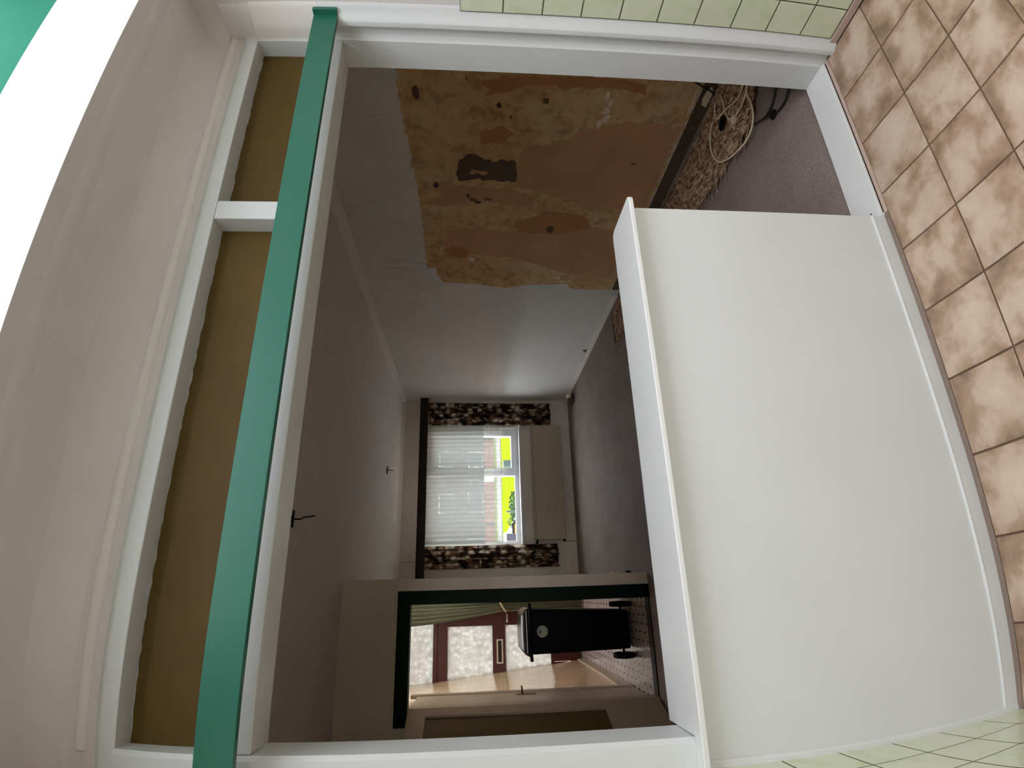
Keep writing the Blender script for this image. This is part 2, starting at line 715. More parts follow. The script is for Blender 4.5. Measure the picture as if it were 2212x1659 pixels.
def tile_mesh(name, mat, w, d, t, bev):
    x, y = w / 2, d / 2
    b = bev
    vs = [(-x, -y, 0), (x, -y, 0), (x, y, 0), (-x, y, 0), (-x, -y, t - b), (x, -y, t - b), (x, y, t - b), (-x, y, t - b),
          (-x + b, -y + b, t), (x - b, -y + b, t), (x - b, y - b, t), (-x + b, y - b, t)]
    fs = [(0, 1, 5, 4), (1, 2, 6, 5), (2, 3, 7, 6), (3, 0, 4, 7), (4, 5, 9, 8), (5, 6, 10, 9), (6, 7, 11, 10), (7, 4, 8, 11), (8, 9, 10, 11)]
    me = bpy.data.meshes.new(name)
    me.from_pydata(vs, [], fs)
    me.materials.append(MT[mat])
    me.update()
    return me


PX, PY = 0.2455, 0.2465
ft = tile_mesh('floor_tile', 'ftile', PX - 0.006, PY - 0.006, 0.006, 0.0015)
for r in range(12):
    for c in range(10):
        o = bpy.data.objects.new('floor_tile', ft)
        col.objects.link(o)
        place(o, (2.045 - PX * (c + 0.5), 1.4015 - PY * (r + 0.5), -0.006), floor)
MB().prism([(1.235, 1.4), (1.45, 1.399), (1.7, 1.402), (1.9, 1.400), (2.045, 1.401), (2.045, 1.418), (1.235, 1.418)], 2, -0.006, 0.001).build('mortar_strip', 'mortar', floor)
MB().box(KX0, 1.235, 1.4005, 1.425, -0.006, 0.0002).build('grout_strip', 'grout_grey', floor)

# side walls with tiled wainscot
wr = struct(MB().box(2.056, 2.20, KY0 - 0.1, 1.55, -0.1, 3.4).build('wall_right', 'plaster'),
            'kitchen side wall with pale green tiles below white plaster', 'wall')
MB().box(2.0473, 2.0565, KY0, 1.311, 0.037, 1.546).build('tile_bed', 'grout_w', wr)
MB().box(2.0445, 2.057, KY0, 1.36, 0.0, 0.034, 0.004).build('mortar_skirting', 'mortar', wr)
MB().prism([(2.0565, 1.3705), (2.0565, 1.295), (2.0555, 1.296), (2.050, 1.3125), (2.0465, 1.322), (2.041, 1.332), (2.034, 1.342), (2.027, 1.3505), (2.0255, 1.354), (2.0255, 1.3705)], 2, 0.0, 2.085).build('plaster_strip', 'white', wr, smooth=True)
MB().prism([(2.0565, 1.43), (2.0565, 1.295), (2.0555, 1.296), (2.050, 1.3125), (2.046, 1.333), (2.040, 1.356), (2.034, 1.378), (2.0315, 1.395), (2.0315, 1.43)], 2, 2.085, 2.338).build('plaster_strip', 'bead', wr, smooth=True)
MB().prism([(2.0565, 1.448), (2.0565, 1.30), (2.055, 1.302), (2.050, 1.33), (2.046, 1.37), (2.044, 1.41), (2.044, 1.448)], 2, 2.338, 2.455).build('plaster_strip', 'plaster', wr, smooth=True)
WT = 0.1508
wt = tile_mesh('wall_tile', 'wtile', WT - 0.004, WT - 0.004, 0.005, 0.0015)


def wall_tile(parent, x, y0, y1, z0, z1, s):
    o = bpy.data.objects.new('wall_tile', wt)
    col.objects.link(o)
    place(o, (x, (y0 + y1) / 2, (z0 + z1) / 2), parent)
    # tile normal (+z of mesh) turned to -x (right wall) or +x (left wall)
    o.rotation_euler = (0, -math.pi / 2 * s, 0)
    o.scale = ((z1 - z0 - 0.004) / (WT - 0.004), (y1 - y0 - 0.004) / (WT - 0.004), 1)


cols_r = [(1.179, 1.311)] + [(1.179 - WT * (k + 1), 1.179 - WT * k) for k in range(9)]
for (y0, y1) in cols_r:
    zb = 0.037
    for k in range(10):
        zt = 0.177 + 0.1508 * k if k < 9 else 1.546
        wall_tile(wr, 2.0515, y0, y1, zb, zt, 1)
        zb = zt

wl = struct(MB().box(-0.56, -0.415, KY0 - 0.1, 1.55, -0.1, 3.4).build('wall_left', 'plaster'),
            'kitchen side wall with pale green tiles beside the half wall', 'wall')
MB().box(-0.4155, -0.4081, KY0, 1.435, 0.0, 1.546).build('tile_bed', 'grout_w', wl)
cols_l = [(1.435 - 0.1525 * (k + 1), 1.435 - 0.1525 * k) for k in range(8)]
for (y0, y1) in cols_l:
    zb = 0.0
    for k in range(10):
        zt = 0.147 + 0.1545 * k if k < 9 else 1.546
        wall_tile(wl, -0.4125, y0, y1, zb, zt, -1)
        zb = zt
BX0, BX1, BZ0, BZ1 = -0.15, 1.85, 0.95, 2.3  # opening and window added behind the camera for more frontal daylight
bw = MB()
bw.box(-0.56, BX0, KY0 - 0.2, KY0, -0.1, 3.4)
bw.box(BX1, 2.2, KY0 - 0.2, KY0, -0.1, 3.4)
bw.box(BX0, BX1, KY0 - 0.2, KY0, -0.1, BZ0)
bw.box(BX0, BX1, KY0 - 0.2, KY0, BZ1, 3.4)
struct(bw.build('wall_back', 'plaster'), 'plaster wall with an added window opening behind the camera', 'wall')
w3 = empty('window_3_added', ((BX0 + BX1) / 2, KY0 - 0.1, BZ0), 'unseen white window added behind the camera for more daylight', 'window', None, 'structure')
f = MB()
f.box(BX0, BX0 + 0.05, KY0 - 0.13, KY0 - 0.07, BZ0, BZ1)
f.box(BX1 - 0.05, BX1, KY0 - 0.13, KY0 - 0.07, BZ0, BZ1)
f.box(BX0 + 0.05, BX1 - 0.05, KY0 - 0.13, KY0 - 0.07, BZ0, BZ0 + 0.05)
f.box(BX0 + 0.05, BX1 - 0.05, KY0 - 0.13, KY0 - 0.07, BZ1 - 0.05, BZ1)
f.build('window_frame', 'upvc', w3)
MB().box(BX0 + 0.05, BX1 - 0.05, KY0 - 0.103, KY0 - 0.097, BZ0 + 0.05, BZ1 - 0.05).build('glass_pane', 'added_glass', w3)

# ceiling with a rooflight shaft
SX0, SX1, SY0, SY1 = -0.15, 1.95, -0.8, 1.058
cb = MB()
cb.box(-0.56, SX0, KY0 - 0.1, 1.55, KZ, KZ + 0.012)
cb.box(SX1, 2.2, KY0 - 0.1, 1.55, KZ, KZ + 0.012)
cb.box(SX0, SX1, KY0 - 0.1, SY0, KZ, KZ + 0.012)
cb.box(SX0, SX1, SY1, 1.55, KZ, KZ + 0.012)
ceil = struct(cb.build('ceiling_kitchen', 'plaster'), 'grey-white plaster ceiling in front of the bright rooflight shaft', 'ceiling')
# plaster cove between ceiling and partition
R_ = 0.09
cv = [(1.452, KZ + 0.002), (1.452, KZ - R_)]
for k in range(9):
    a = math.radians(90 * k / 8)
    cv.append((1.45 - R_ + R_ * math.cos(a), KZ - R_ + R_ * math.sin(a)))
MB().prism(cv, 0, KX0 - 0.01, 2.0565).build('cove', 'plaster', ceil, smooth=True)
MB().prism([(1.115, KZ + 0.001), (1.14, KZ - 0.002), (1.155, KZ - 0.003), (1.17, KZ - 0.002), (1.20, KZ + 0.001)], 0, KX0, 2.056).build('ceiling_seam', 'plaster', ceil, smooth=True)
fil = [(2.0565, 1.4495), (2.0565, 1.4485 - 0.07)]
for k in range(9):
    a = math.radians(90 * k / 8)
    fil.append((2.056 - 0.07 + 0.07 * math.cos(a), 1.4485 - 0.07 + 0.07 * math.sin(a)))
MB().prism(fil, 2, 2.452, KZ).build('corner_cove', 'plaster', ceil, smooth=True)

sky_ = empty('window_2', (0.87, -0.1, 2.6), 'bright white rooflight shaft with a green upper kerb over the kitchen', 'skylight', None, 'structure')


def ring(z0, z1, t, g=0.0):
    m = MB()
    x0, x1, y0, y1 = SX0 - g, SX1 + g, SY0 - g, SY1 + g
    m.box(x0 - t, x0, y0 - t, y1 + t, z0, z1)
    m.box(x1, x1 + t, y0 - t, y1 + t, z0, z1)
    m.box(x0, x1, y0 - t, y0, z0, z1)
    m.box(x0, x1, y1, y1 + t, z0, z1)
    return m


ring(2.5625, 2.892, 0.05).build('shaft', 'shaft', sky_)
ring(2.892, 3.24, 0.06).build('kerb', 'kerb', sky_)
ring(3.24, 3.285, 0.05, 0.02).build('glazing_frame', 'green', sky_)
MB().box(SX0, SX1, SY0, SY1, 3.262, 3.268).build('glass_pane', 'rooflight', sky_)

# partition wall between kitchen and living room
pw = MB()
pw.box(-0.56, 2.06, 1.512, 1.552, 2.0095, 2.60)
pw.box(-0.42, 2.06, 1.4485, 1.512, 2.40, 2.60)
pw.box(2.06, 3.00, 1.44, 1.552, -0.1, 2.60)
pw.box(-1.45, -0.41, 1.45, 1.552, -0.1, 2.60)
part = struct(pw.build('wall_partition', 'plaster'), 'grey-white plaster wall above the wide white opening', 'wall')

# frame of the opening with transom lights
fr = empty('trim_1', (0.85, 1.49, 0.0), 'white painted frame of the wide opening with a transom of brown panes', 'frame', None, 'structure')
jp = [(2.062, 1.3706), (2.0475, 1.3707), (2.0475, 1.385), (2.0465, 1.398), (2.043, 1.412), (2.037, 1.424), (2.031, 1.4333), (2.031, 1.55), (2.062, 1.55)]
MB().prism(jp, 2, 0.0, 2.345).build('jamb', 'white', fr, smooth=False)
jl = [(-0.412, 1.425), (-0.352, 1.425), (-0.341, 1.434), (-0.339, 1.55), (-0.412, 1.55)]
MB().prism(jl, 2, 0.957, 2.345).build('jamb', 'white', fr)
MB().box(-0.34, 2.031, 1.4333, 1.55, 2.009, 2.10, 0.003).build('head', 'white', fr)
MB().box(1.153, 1.225, 1.4333, 1.504, 2.10, 2.338, 0.003).build('mullion', 'white', fr)
tp = [(1.512, 2.338), (1.4333, 2.338), (1.4315, 2.341), (1.4315, 2.378), (1.434, 2.384), (1.440, 2.391), (1.446, 2.396), (1.4485, 2.40), (1.512, 2.40)]
MB().prism(tp, 0, -0.412, 2.052).build('top_casing', 'white', fr)
bd = []
for k in range(10):
    a = math.radians(180 * k / 9)
    bd.append((1.450 - 0.013 * math.sin(a), 2.4395 + 0.0165 * math.cos(a)))
MB().prism(bd, 0, -0.357, 2.052).build('bead', 'bead', fr, smooth=True)
MB().box(2.019, 2.035, 1.4333, 1.512, 2.10, 2.345).build('transom_side', 'white', fr)
MB().box(-0.352, -0.341, 1.434, 1.512, 2.10, 2.345).build('transom_side', 'white', fr)


def ragged(x0, x1, z0, z1, y):
    """brown pane with a slightly ragged painted edge"""
    rnd = random.Random(int((x0 + 10) * 100))
    n = max(8, int((x1 - x0) / 0.02))
    top = [(x0 + (x1 - x0) * i / n, z1 - rnd.choice((0, 0, 0.001, 0.002, 0.003))) for i in range(n + 1)]
    poly = [(x0, z0)] + top + [(x1, z0)]
    return MB().prism(poly, 1, y, y + 0.008)


for a_, b_ in ((-0.341, 1.153), (1.225, 2.019)):
    MB().box(a_, b_, 1.5025, 1.5045, 2.10, 2.338).build('pane_putty', 'white', fr)
    ragged(a_ + 0.001, b_ - 0.001, 2.10, 2.336, 1.4995).build('transom_pane', 'pane_brown', fr)

thr = struct(MB().box(1.2245, 2.031, 1.417, 1.55, 0.0, 0.015, 0.002).build('trim_2', 'ledge'),
             'white threshold board across the open side of the doorway', 'threshold')
MB().disc((1.262, 1.458, 0.0152), (0, 0, 1), 0.0035, 0.0006, 8).build('screw_hole', 'black_gap', thr)
MB().box(1.24, 2.03, 1.4155, 1.4172, 0.0, 0.005).build('front_gap', 'black_gap', thr)

# half wall and its ledge
hw = struct(MB().box(-0.4105, 1.224, 1.426, 1.55, 0.0, 0.957).build('wall_low', 'white'),
            'smooth white half wall in the left part of the opening', 'wall')
MB().prism([(1.427, 0.0), (1.4205, 0.0), (1.4205, 0.0465), (1.4188, 0.0495), (1.4205, 0.0525), (1.427, 0.0535)], 0, -0.408, 1.2245).build('skirting', 'white', hw)
MB().prism([(-0.411, 1.4155), (-0.399, 1.4165), (-0.392, 1.421), (-0.391, 1.427), (-0.411, 1.427)], 2, 0.0, 0.957).build('corner_bead', 'white', hw)

lx = 1.243


def arc(cx, cy, r, a0, a1, n=6):
    return [(cx + r * math.cos(math.radians(a0 + (a1 - a0) * k / n)), cy + r * math.sin(math.radians(a0 + (a1 - a0) * k / n))) for k in range(n + 1)]


lp = [(-0.4105, 1.38)] + arc(lx - 0.022, 1.38 + 0.022, 0.022, -90, 0) + arc(lx - 0.03, 1.60 - 0.03, 0.03, 0, 90) + [(-0.338, 1.60), (-0.338, 1.425), (-0.4105, 1.425)]


def bevel_prism(poly, z0, z1, b):
    bm = bmesh.new()
    vs = [bm.verts.new((x, y, z0)) for x, y in poly]
    f = bm.faces.new(vs)
    r = bmesh.ops.extrude_face_region(bm, geom=[f])
    for v in [g for g in r['geom'] if isinstance(g, bmesh.types.BMVert)]:
        v.co.z = z1
    bm.normal_update()
    ed = [e for e in bm.edges if abs(e.verts[0].co.z - e.verts[1].co.z) < 1e-6]
    bmesh.ops.bevel(bm, geom=ed, offset=b, segments=2, affect='EDGES', profile=0.5)
    bm.verts.index_update()
    m = MB().add([v.co for v in bm.verts], [[v.index for v in f.verts] for f in bm.faces])
    bm.free()
    return m


tag(bevel_prism(lp, 0.957, 0.973, 0.003).build('ledge_board', 'ledge'),
    'white ledge board with rounded corners capping the half wall', 'ledge')

# green pelmet board across the top
pel = empty('pelmet_board', (0.82, 1.34, 2.0088), 'long green painted pelmet board across the top of the white opening', 'pelmet')
MB().box(-0.4105, 2.0445, 1.332, 1.352, 2.0088, 2.0975, 0.0015).build('board', 'green', pel)
MB().box(2.0325, 2.0485, 1.3105, 1.352, 2.0085, 2.0978, 0.001).build('end_cleat', 'green', pel)

# ================================================================== LIVING ROOM
LX0, LX1 = -1.3, 2.83
LY0, LY1 = 1.552, 7.80
LZ = 2.57
fl = struct(MB().box(LX0 - 0.1, LX1 + 0.15, 1.55, 8.0, -0.12, 0.0).build('floor_living', 'screed'),
            'bare dark speckled screed floor of the empty living room', 'floor')
lw = struct(MB().box(LX1, LX1 + 0.15, 1.5, 8.0, -0.1, LZ + 0.1).build('wall_living_right', 'wallpaper'),
            'grey textured wallpaper wall with a large stripped brown area', 'wall')
struct(MB().box(LX0 - 0.15, LX0, 1.5, 4.8, -0.1, LZ + 0.1).build('wall_living_left', 'wallpaper'), 'living room wall out of sight on the left', 'wall')
lcb = MB()
lcb.box(LX0 - 0.15, LX1 + 0.15, 1.55, 4.80, LZ, LZ + 0.12)
lcb.box(0.04, LX1 + 0.15, 4.80, 8.1, LZ, LZ + 0.12)
lc = struct(lcb.build('ceiling_living', 'ceiling'),
            'dim plain ceiling of the living room', 'ceiling')
cn = [(LX1 + 0.001, 2.50), (LX1 - 0.008, 2.50), (LX1 - 0.02, 2.525), (LX1 - 0.045, 2.555), (LX1 - 0.06, LZ + 0.001), (LX1 + 0.001, LZ + 0.001)]
MB().prism(cn, 1, 1.56, LY1).build('cornice', 'ceiling', lc, smooth=False)
cn2 = [(LY1 + 0.001, 2.515), (LY1 - 0.01, 2.515), (LY1 - 0.05, LZ + 0.001), (LY1 + 0.001, LZ + 0.001)]
MB().prism(cn2, 0, 0.14, LX1).build('cornice', 'ceiling', lc)

# stripped area of the right wall (coordinates are y,z on the wall)
xw = LX1


def rough_edge(poly, step, amp, seed):
    r = random.Random(seed)
    out = []
    for (a0, b0), (a1, b1) in zip(poly, poly[1:] + poly[:1]):
        L = math.hypot(a1 - a0, b1 - b0)
        n = max(1, int(L / step))
        nx, ny = -(b1 - b0) / max(L, 1e-6), (a1 - a0) / max(L, 1e-6)
        for k in range(n):
            t = k / n
            j = 0 if k == 0 else r.gauss(0, amp)
            out.append((a0 + (a1 - a0) * t + nx * j, b0 + (b1 - b0) * t + ny * j))
    return out


def wall_piece(name, poly, mat, off, t=0.0012, step=0.025, amp=0.007):
    poly = rough_edge(poly, step, amp, len(poly) * 7 + int(poly[0][0] * 100))
    return MB().prism(poly, 0, xw - off - t, xw - off).build(name, mat, lw)


patch = [(1.60, 1.945), (2.179, 1.941), (2.326, 1.95), (2.42, 1.945), (2.511, 1.935), (2.64, 1.932), (2.775, 1.926), (2.866, 1.924), (3.0, 1.912), (3.165, 1.904), (3.332, 1.907), (3.45, 1.900),
         (3.597, 1.903), (3.78, 1.905), (3.968, 1.912), (4.176, 1.905), (4.188, 1.829), (4.30, 1.82), (4.342, 1.806), (4.428, 1.763), (4.44, 1.60), (4.466, 1.405), (4.507, 1.205), (4.506, 1.122), (4.454, 0.91),
         (4.431, 0.58), (4.521, 0.48), (4.526, 0.10), (4.40, 0.085), (4.1, 0.10), (3.6, 0.09), (3.0, 0.10), (2.4, 0.09), (1.60, 0.10)]
wall_piece('stripped_area', patch, 'stripped', 0.0)
wall_piece('paper_remnant', [(2.777, 1.167), (2.716, 1.138), (2.679, 0.969), (2.64, 0.90), (2.615, 0.831), (2.57, 0.75), (2.538, 0.687), (2.50, 0.60), (2.474, 0.501), (2.479, 0.347), (2.50, 0.12), (3.35, 0.12), (3.30, 0.60), (3.22, 0.80), (3.14, 1.00), (3.10, 1.20), (3.05, 1.175), (2.86, 1.18)], 'strip_smooth', 0.0012)
wall_piece('paper_remnant', [(3.30, 1.90), (3.20, 1.72), (3.12, 1.78), (3.06, 1.74), (3.10, 1.60), (3.14, 1.2), (3.2, 1.0), (3.34, 1.02), (3.30, 1.2), (3.25, 1.42), (3.28, 1.6), (3.34, 1.72)], 'strip_smooth', 0.0012)
wall_piece('paper_remnant', [(3.62, 1.72), (3.60, 1.5), (3.64, 1.2), (3.62, 0.9), (3.55, 0.5), (3.6, 0.15), (4.3, 0.15), (4.25, 0.6), (4.1, 0.9), (3.98, 1.2), (3.96, 1.5), (4.0, 1.70), (3.85, 1.74)], 'strip_smooth', 0.0012)
wall_piece('orange_streak', [(2.226, 1.454), (2.191, 1.286), (2.175, 1.0), (2.165, 0.686), (2.196, 0.44), (2.266, 0.419), (2.24, 0.55), (2.233, 0.67), (2.244, 0.875), (2.232, 1.081), (2.242, 1.181), (2.288, 1.28), (2.318, 1.421), (2.281, 1.392)], 'strip_orange', 0.0012)
wall_piece('orange_streak', [(3.50, 1.15), (3.44, 1.0), (3.36, 0.9), (3.40, 0.6), (3.56, 0.5), (3.66, 0.8), (3.62, 1.12)], 'strip_orange', 0.0026)
wall_piece('orange_streak', [(4.00, 1.68), (3.90, 1.75), (3.84, 1.66), (3.90, 1.52), (4.02, 1.54)], 'strip_orange', 0.0026)
wall_piece('orange_streak', [(2.62, 1.45), (2.54, 1.30), (2.60, 1.22), (2.68, 1.30), (2.70, 1.44)], 'strip_orange', 0.0012)
wall_piece('dark_patch', [(2.871, 1.597), (2.807, 1.549), (2.789, 1.48), (2.815, 1.44), (2.84, 1.409), (2.835, 1.38), (2.861, 1.35), (2.828, 1.292), (2.85, 1.25), (2.835, 1.21), (2.855, 1.184), (2.95, 1.176), (3.044, 1.17), (3.036, 1.23), (3.048, 1.293), (3.030, 1.36), (3.044, 1.417), (3.02, 1.45), (3.04, 1.52), (3.051, 1.601), (2.95, 1.606)], 'strip_dark', 0.0026)
wall_piece('pale_scrape', [(2.93, 1.50), (2.96, 1.38), (2.985, 1.40), (2.975, 1.52)], 'strip_smooth', 0.004)


def blob(cy, cz, ry, rz, n=9, seed=0):
    r = random.Random(seed)
    return [(cy + ry * (0.7 + 0.5 * r.random()) * math.cos(2 * math.pi * k / n), cz + rz * (0.7 + 0.5 * r.random()) * math.sin(2 * math.pi * k / n)) for k in range(n)]


for i, (cy, cz, ry, rz) in enumerate([(2.311, 1.842, 0.045, 0.022), (2.386, 1.331, 0.025, 0.016), (2.469, 1.252, 0.012, 0.008), (2.342, 1.041, 0.022, 0.022), (2.207, 1.533, 0.01, 0.006), (3.099, 1.763, 0.03, 0.02),
                                      (3.208, 1.528, 0.022, 0.012), (3.25, 1.49, 0.018, 0.03), (3.28, 1.451, 0.014, 0.03), (3.239, 1.37, 0.012, 0.04), (3.586, 0.846, 0.05, 0.035), (2.832, 0.343, 0.006, 0.02)]):
    wall_piece('dark_spot', blob(cy, cz, ry, rz, 9, i), 'strip_dark', 0.0042)
for i, (cy, cz, ry, rz) in enumerate([(4.035, 1.503, 0.04, 0.04), (4.32, 0.665, 0.03, 0.02), (4.38, 0.62, 0.02, 0.04), (2.29, 0.665, 0.045, 0.018), (2.335, 0.636, 0.05, 0.022), (2.395, 0.65, 0.045, 0.03), (2.45, 0.636, 0.04, 0.028), (2.50, 0.67, 0.045, 0.022), (2.42, 1.27, 0.05, 0.05)]):
    wall_piece('filler_spot', blob(cy, cz, ry, rz, 5, 40 + i), 'strip_pale' if i != 8 else 'stripped', 0.0042, 0.0012, 0.012, 0.004)
MB().box(xw - 0.004, xw + 0.001, 1.56, 4.52, 0.0, 0.088).build('bare_foot', 'strip_dark', lw)
wall_piece('paint_smear', [(2.331, 0.014), (2.32, 0.049), (2.277, 0.061), (2.204, 0.053), (2.179, 0.036), (2.225, 0.013)], 'strip_pale', 0.004, 0.001, 0.02, 0.002)
wall_piece('paint_smear', [(2.10, 0.109), (2.382, 0.103), (2.421, 0.11), (2.383, 0.119), (2.10, 0.12)], 'strip_pale', 0.0012, 0.001, 0.02, 0.002)
# torn lower corner of the wallpaper and a little tear near the floor
wall_piece('torn_paper', [(4.53, 0.50), (4.60, 0.12), (4.56, 0.09), (4.66, 0.065), (4.62, 0.045), (4.76, 0.02), (4.80, 0.16), (4.60, 0.5)], 'wallpaper', 0.0)
wall_piece('tear', [(5.953, 0.116), (5.906, 0.06), (6.017, 0.055)], 'strip_dark', 0.001)
bbr = struct(MB().box(LX1 - 0.012, LX1, 4.62, LY1, 0.0, 0.055, 0.003).build('baseboard_living_right', 'ceiling'),
             'low pale skirting along the far part of the wallpapered wall', 'baseboard')

# carpet remnant / straw underlay along the stripped wall
ul = empty('carpet_underlay', (2.55, 2.9, 0.0), 'torn strip of straw coloured carpet underlay along the stripped brown wall', 'underlay')
edge_r = [(1.60, 2.50), (1.80, 2.49), (1.90, 2.36), (1.955, 2.275), (2.04, 2.285), (2.165, 2.295), (2.271, 2.30), (2.388, 2.305), (2.55, 2.33), (2.70, 2.345), (3.2, 2.36), (4.2, 2.38), (4.9, 2.40)]


def xr(y):
    for (y0, x0), (y1, x1) in zip(edge_r, edge_r[1:]):
        if y0 <= y <= y1:
            return x0 + (x1 - x0) * (y - y0) / (y1 - y0)
    return 2.4


poly = [(x, y) for y, x in edge_r] + [(2.76, 4.9), (2.76, 3.0), (2.75, 2.4), (2.76, 2.2), (2.78, 1.60)]
MB().prism(poly, 2, 0.0005, 0.007).build('felt', 'mat', ul)
rnd = random.Random(3)
fb = MB()
for i in range(6000):
    y = 1.62 + (4.75 - 1.62) * rnd.random() ** 1.5
    x0 = xr(y)
    x = x0 + (2.735 - x0) * rnd.random()
    ln = 0.06 + 0.10 * rnd.random()
    if y < 2.25 and rnd.random() < 0.6:
        a = math.radians(70 + rnd.gauss(0, 14))
        ln *= 2.2
    else:
        a = math.radians(118 + rnd.gauss(0, 22))
    d = Vector((math.cos(a), math.sin(a), 0))
    ln = min(ln, max(0.02, (2.80 - x) / max(d.x, 1e-3))) if d.x > 0 else ln
    s = Vector((-d.y, d.x, 0)) * (0.0022 + 0.0026 * rnd.random())
    z0 = 0.007 + 0.008 * rnd.random()
    p0 = Vector((x, y, z0))
    p1 = p0 + d * (ln * 0.6) + Vector((0, 0, 0.008 + 0.012 * rnd.random()))
    p2 = p0 + d * ln + Vector((0, 0, 0.004 * rnd.random()))
    fb.add([p0 - s, p0 + s, p1 + s, p1 - s, p2], [(0, 1, 2, 3), (3, 2, 4)])
tag(fb.build('straw_fibres', 'straw', ul), None, None, None, 'stuff')


def smooth_path(pts, z, n=6):
    # points were measured 15 mm above the floor; a cable lying higher stands nearer
    k_ = (1.5 - z) / 1.485 if len(pts[0]) < 3 else 1.0
    pts = [(p[0] * k_, p[1] * k_) + tuple(p[2:]) for p in pts]
    P = [Vector((p[0], p[1], z if len(p) < 3 else p[2])) for p in pts]
    out = []
    for i in range(len(P) - 1):
        p0, p1, p2, p3 = P[max(i - 1, 0)], P[i], P[i + 1], P[min(i + 2, len(P) - 1)]
        for k in range(n):
            t = k / n
            out.append(0.5 * ((2 * p1) + (-p0 + p2) * t + (2 * p0 - 5 * p1 + 4 * p2 - p3) * t * t + (-p0 + 3 * p1 - 3 * p2 + p3) * t ** 3))
    out.append(P[-1])
    return out


tag(MB().tube(smooth_path([(2.60, 1.85), (2.513, 1.905), (2.468, 1.93), (2.381, 1.921), (2.314, 1.928), (2.265, 1.955), (2.238, 2.014), (2.244, 2.091), (2.291, 2.218), (2.363, 2.324), (2.464, 2.378), (2.557, 2.381), (2.639, 2.339), (2.66, 2.29)], 0.036), 0.0052, 6).build('white_cable', 'cablew', smooth=True),
    'long white cable looping out over the straw underlay onto the screed', 'cable', 'loose white cables on the underlay')
tag(MB().tube(smooth_path([(2.58, 1.88), (2.532, 1.972), (2.53, 2.025), (2.57, 2.105), (2.6, 2.172), (2.621, 2.234), (2.654, 2.256), (2.701, 2.254), (2.738, 2.225)], 0.040), 0.005, 6).build('white_cable', 'cablew', smooth=True),
    'white cable bent in a tight hook close to the stripped wall', 'cable', 'loose white cables on the underlay')
jb = empty('white_cable', (2.46, 2.10, 0.02), 'short white cable ending in a small white junction box on the underlay', 'cable', 'loose white cables on the underlay')
MB().tube(smooth_path([(2.52, 1.89), (2.476, 1.936), (2.456, 1.996), (2.456, 2.058), (2.467, 2.096)], 0.042), 0.005, 6).build('lead', 'cablew', jb, smooth=True)
MB().tube(smooth_path([(2.730, 2.160), (2.65, 2.149), (2.587, 2.155), (2.516, 2.14), (2.458, 2.1)], 0.042), 0.005, 6).build('lead', 'cablew', jb, smooth=True)
MB().box(2.395, 2.440, 2.046, 2.084, 0.024, 0.048, 0.006).build('junction_box', 'cablew', jb)
bk = empty('black_cable', (2.2, 1.85, 0.01), 'black cable with an inline knot lying across the dark screed by the jamb', 'cable')
MB().tube(smooth_path([(2.26, 1.66), (2.246, 1.721), (2.212, 1.762), (2.194, 1.816), (2.211, 1.878), (2.256, 1.949), (2.307, 1.959), (2.359, 1.945)], 0.012), 0.0045, 6).build('lead', 'cableb', bk, smooth=True)
MB().tube(smooth_path([(2.16, 1.58), (2.147, 1.645), (2.127, 1.685), (2.125, 1.741), (2.166, 1.812), (2.204, 1.872)], 0.012), 0.005, 6).build('lead', 'cableb', bk, smooth=True)
MB().box(2.136, 2.172, 1.775, 1.815, 0.002, 0.022, 0.006).build('inline_switch', 'cableb', bk)
sc = empty('socket_box', (2.55, 2.21, 0.0), 'dark empty socket box lying open among the white cables', 'socket')
MB().tube([(2.518, 2.18, 0.008), (2.518, 2.18, 0.034)], [0.046, 0.044], 12).build('rim', 'dkwood', sc)
MB().tube([(2.518, 2.18, 0.0342), (2.518, 2.18, 0.0355)], 0.038, 12).build('opening', 'black', sc)
tag(MB().tube(smooth_path([(2.80, 2.10, 0.25), (2.80, 2.16, 0.12), (2.79, 2.20, 0.03), (2.715, 2.217, 0.022), (2.649, 2.221, 0.022)], 0.02), 0.005, 6).build('black_lead', 'cableb', smooth=True),
    'thick black lead hanging down the foot of the stripped wall', 'cable')

# ------------------------------------------------------------------ far wall with window
YF = LY1
WX0, WX1, WZ0, WZ1 = 0.66, 2.39, 0.795, 2.24
fw = MB()
fw.box(0.03, WX0, YF, YF + 0.22, -0.1, LZ + 0.1)
fw.box(WX1, LX1 + 0.15, YF, YF + 0.22, -0.1, LZ + 0.1)
fw.box(WX0, WX1, YF, YF + 0.22, -0.1, WZ0)
fw.box(WX0, WX1, YF, YF + 0.22, WZ1, LZ + 0.1)
farw = struct(fw.build('wall_far', 'farwall'), 'far wall of the living room with the curtained window', 'wall')
struct(MB().box(0.14, LX1, YF - 0.012, YF, 0.0, 0.10, 0.003).build('baseboard_far', 'farwall'), 'plain skirting under the radiator wall', 'baseboard')

w1 = empty('window_1', (1.525, YF + 0.1, WZ0), 'white framed window with a wide left pane and narrow right sash behind net', 'window', None, 'structure')
yw0, yw1 = YF + 0.05, YF + 0.12
f = MB()
f.box(WX0, WX0 + 0.04, yw0, yw1, WZ0, WZ1)
f.box(WX1 - 0.04, WX1, yw0, yw1, WZ0, WZ1)
f.box(WX0 + 0.04, WX1 - 0.04, yw0, yw1, WZ0, WZ0 + 0.065)
f.box(WX0 + 0.04, WX1 - 0.04, yw0, yw1, WZ1 - 0.06, WZ1)
f.build('window_frame', 'upvc', w1)
MB().box(1.655, 1.725, yw0 - 0.005, yw1, WZ0 + 0.06, WZ1 - 0.05).build('mullion', 'upvc', w1)
f = MB()
sx0, sx1, sz0, sz1 = 1.715, 2.355, WZ0 + 0.045, WZ1 - 0.05
f.box(sx0, sx0 + 0.055, yw0 - 0.015, yw1, sz0, sz1)
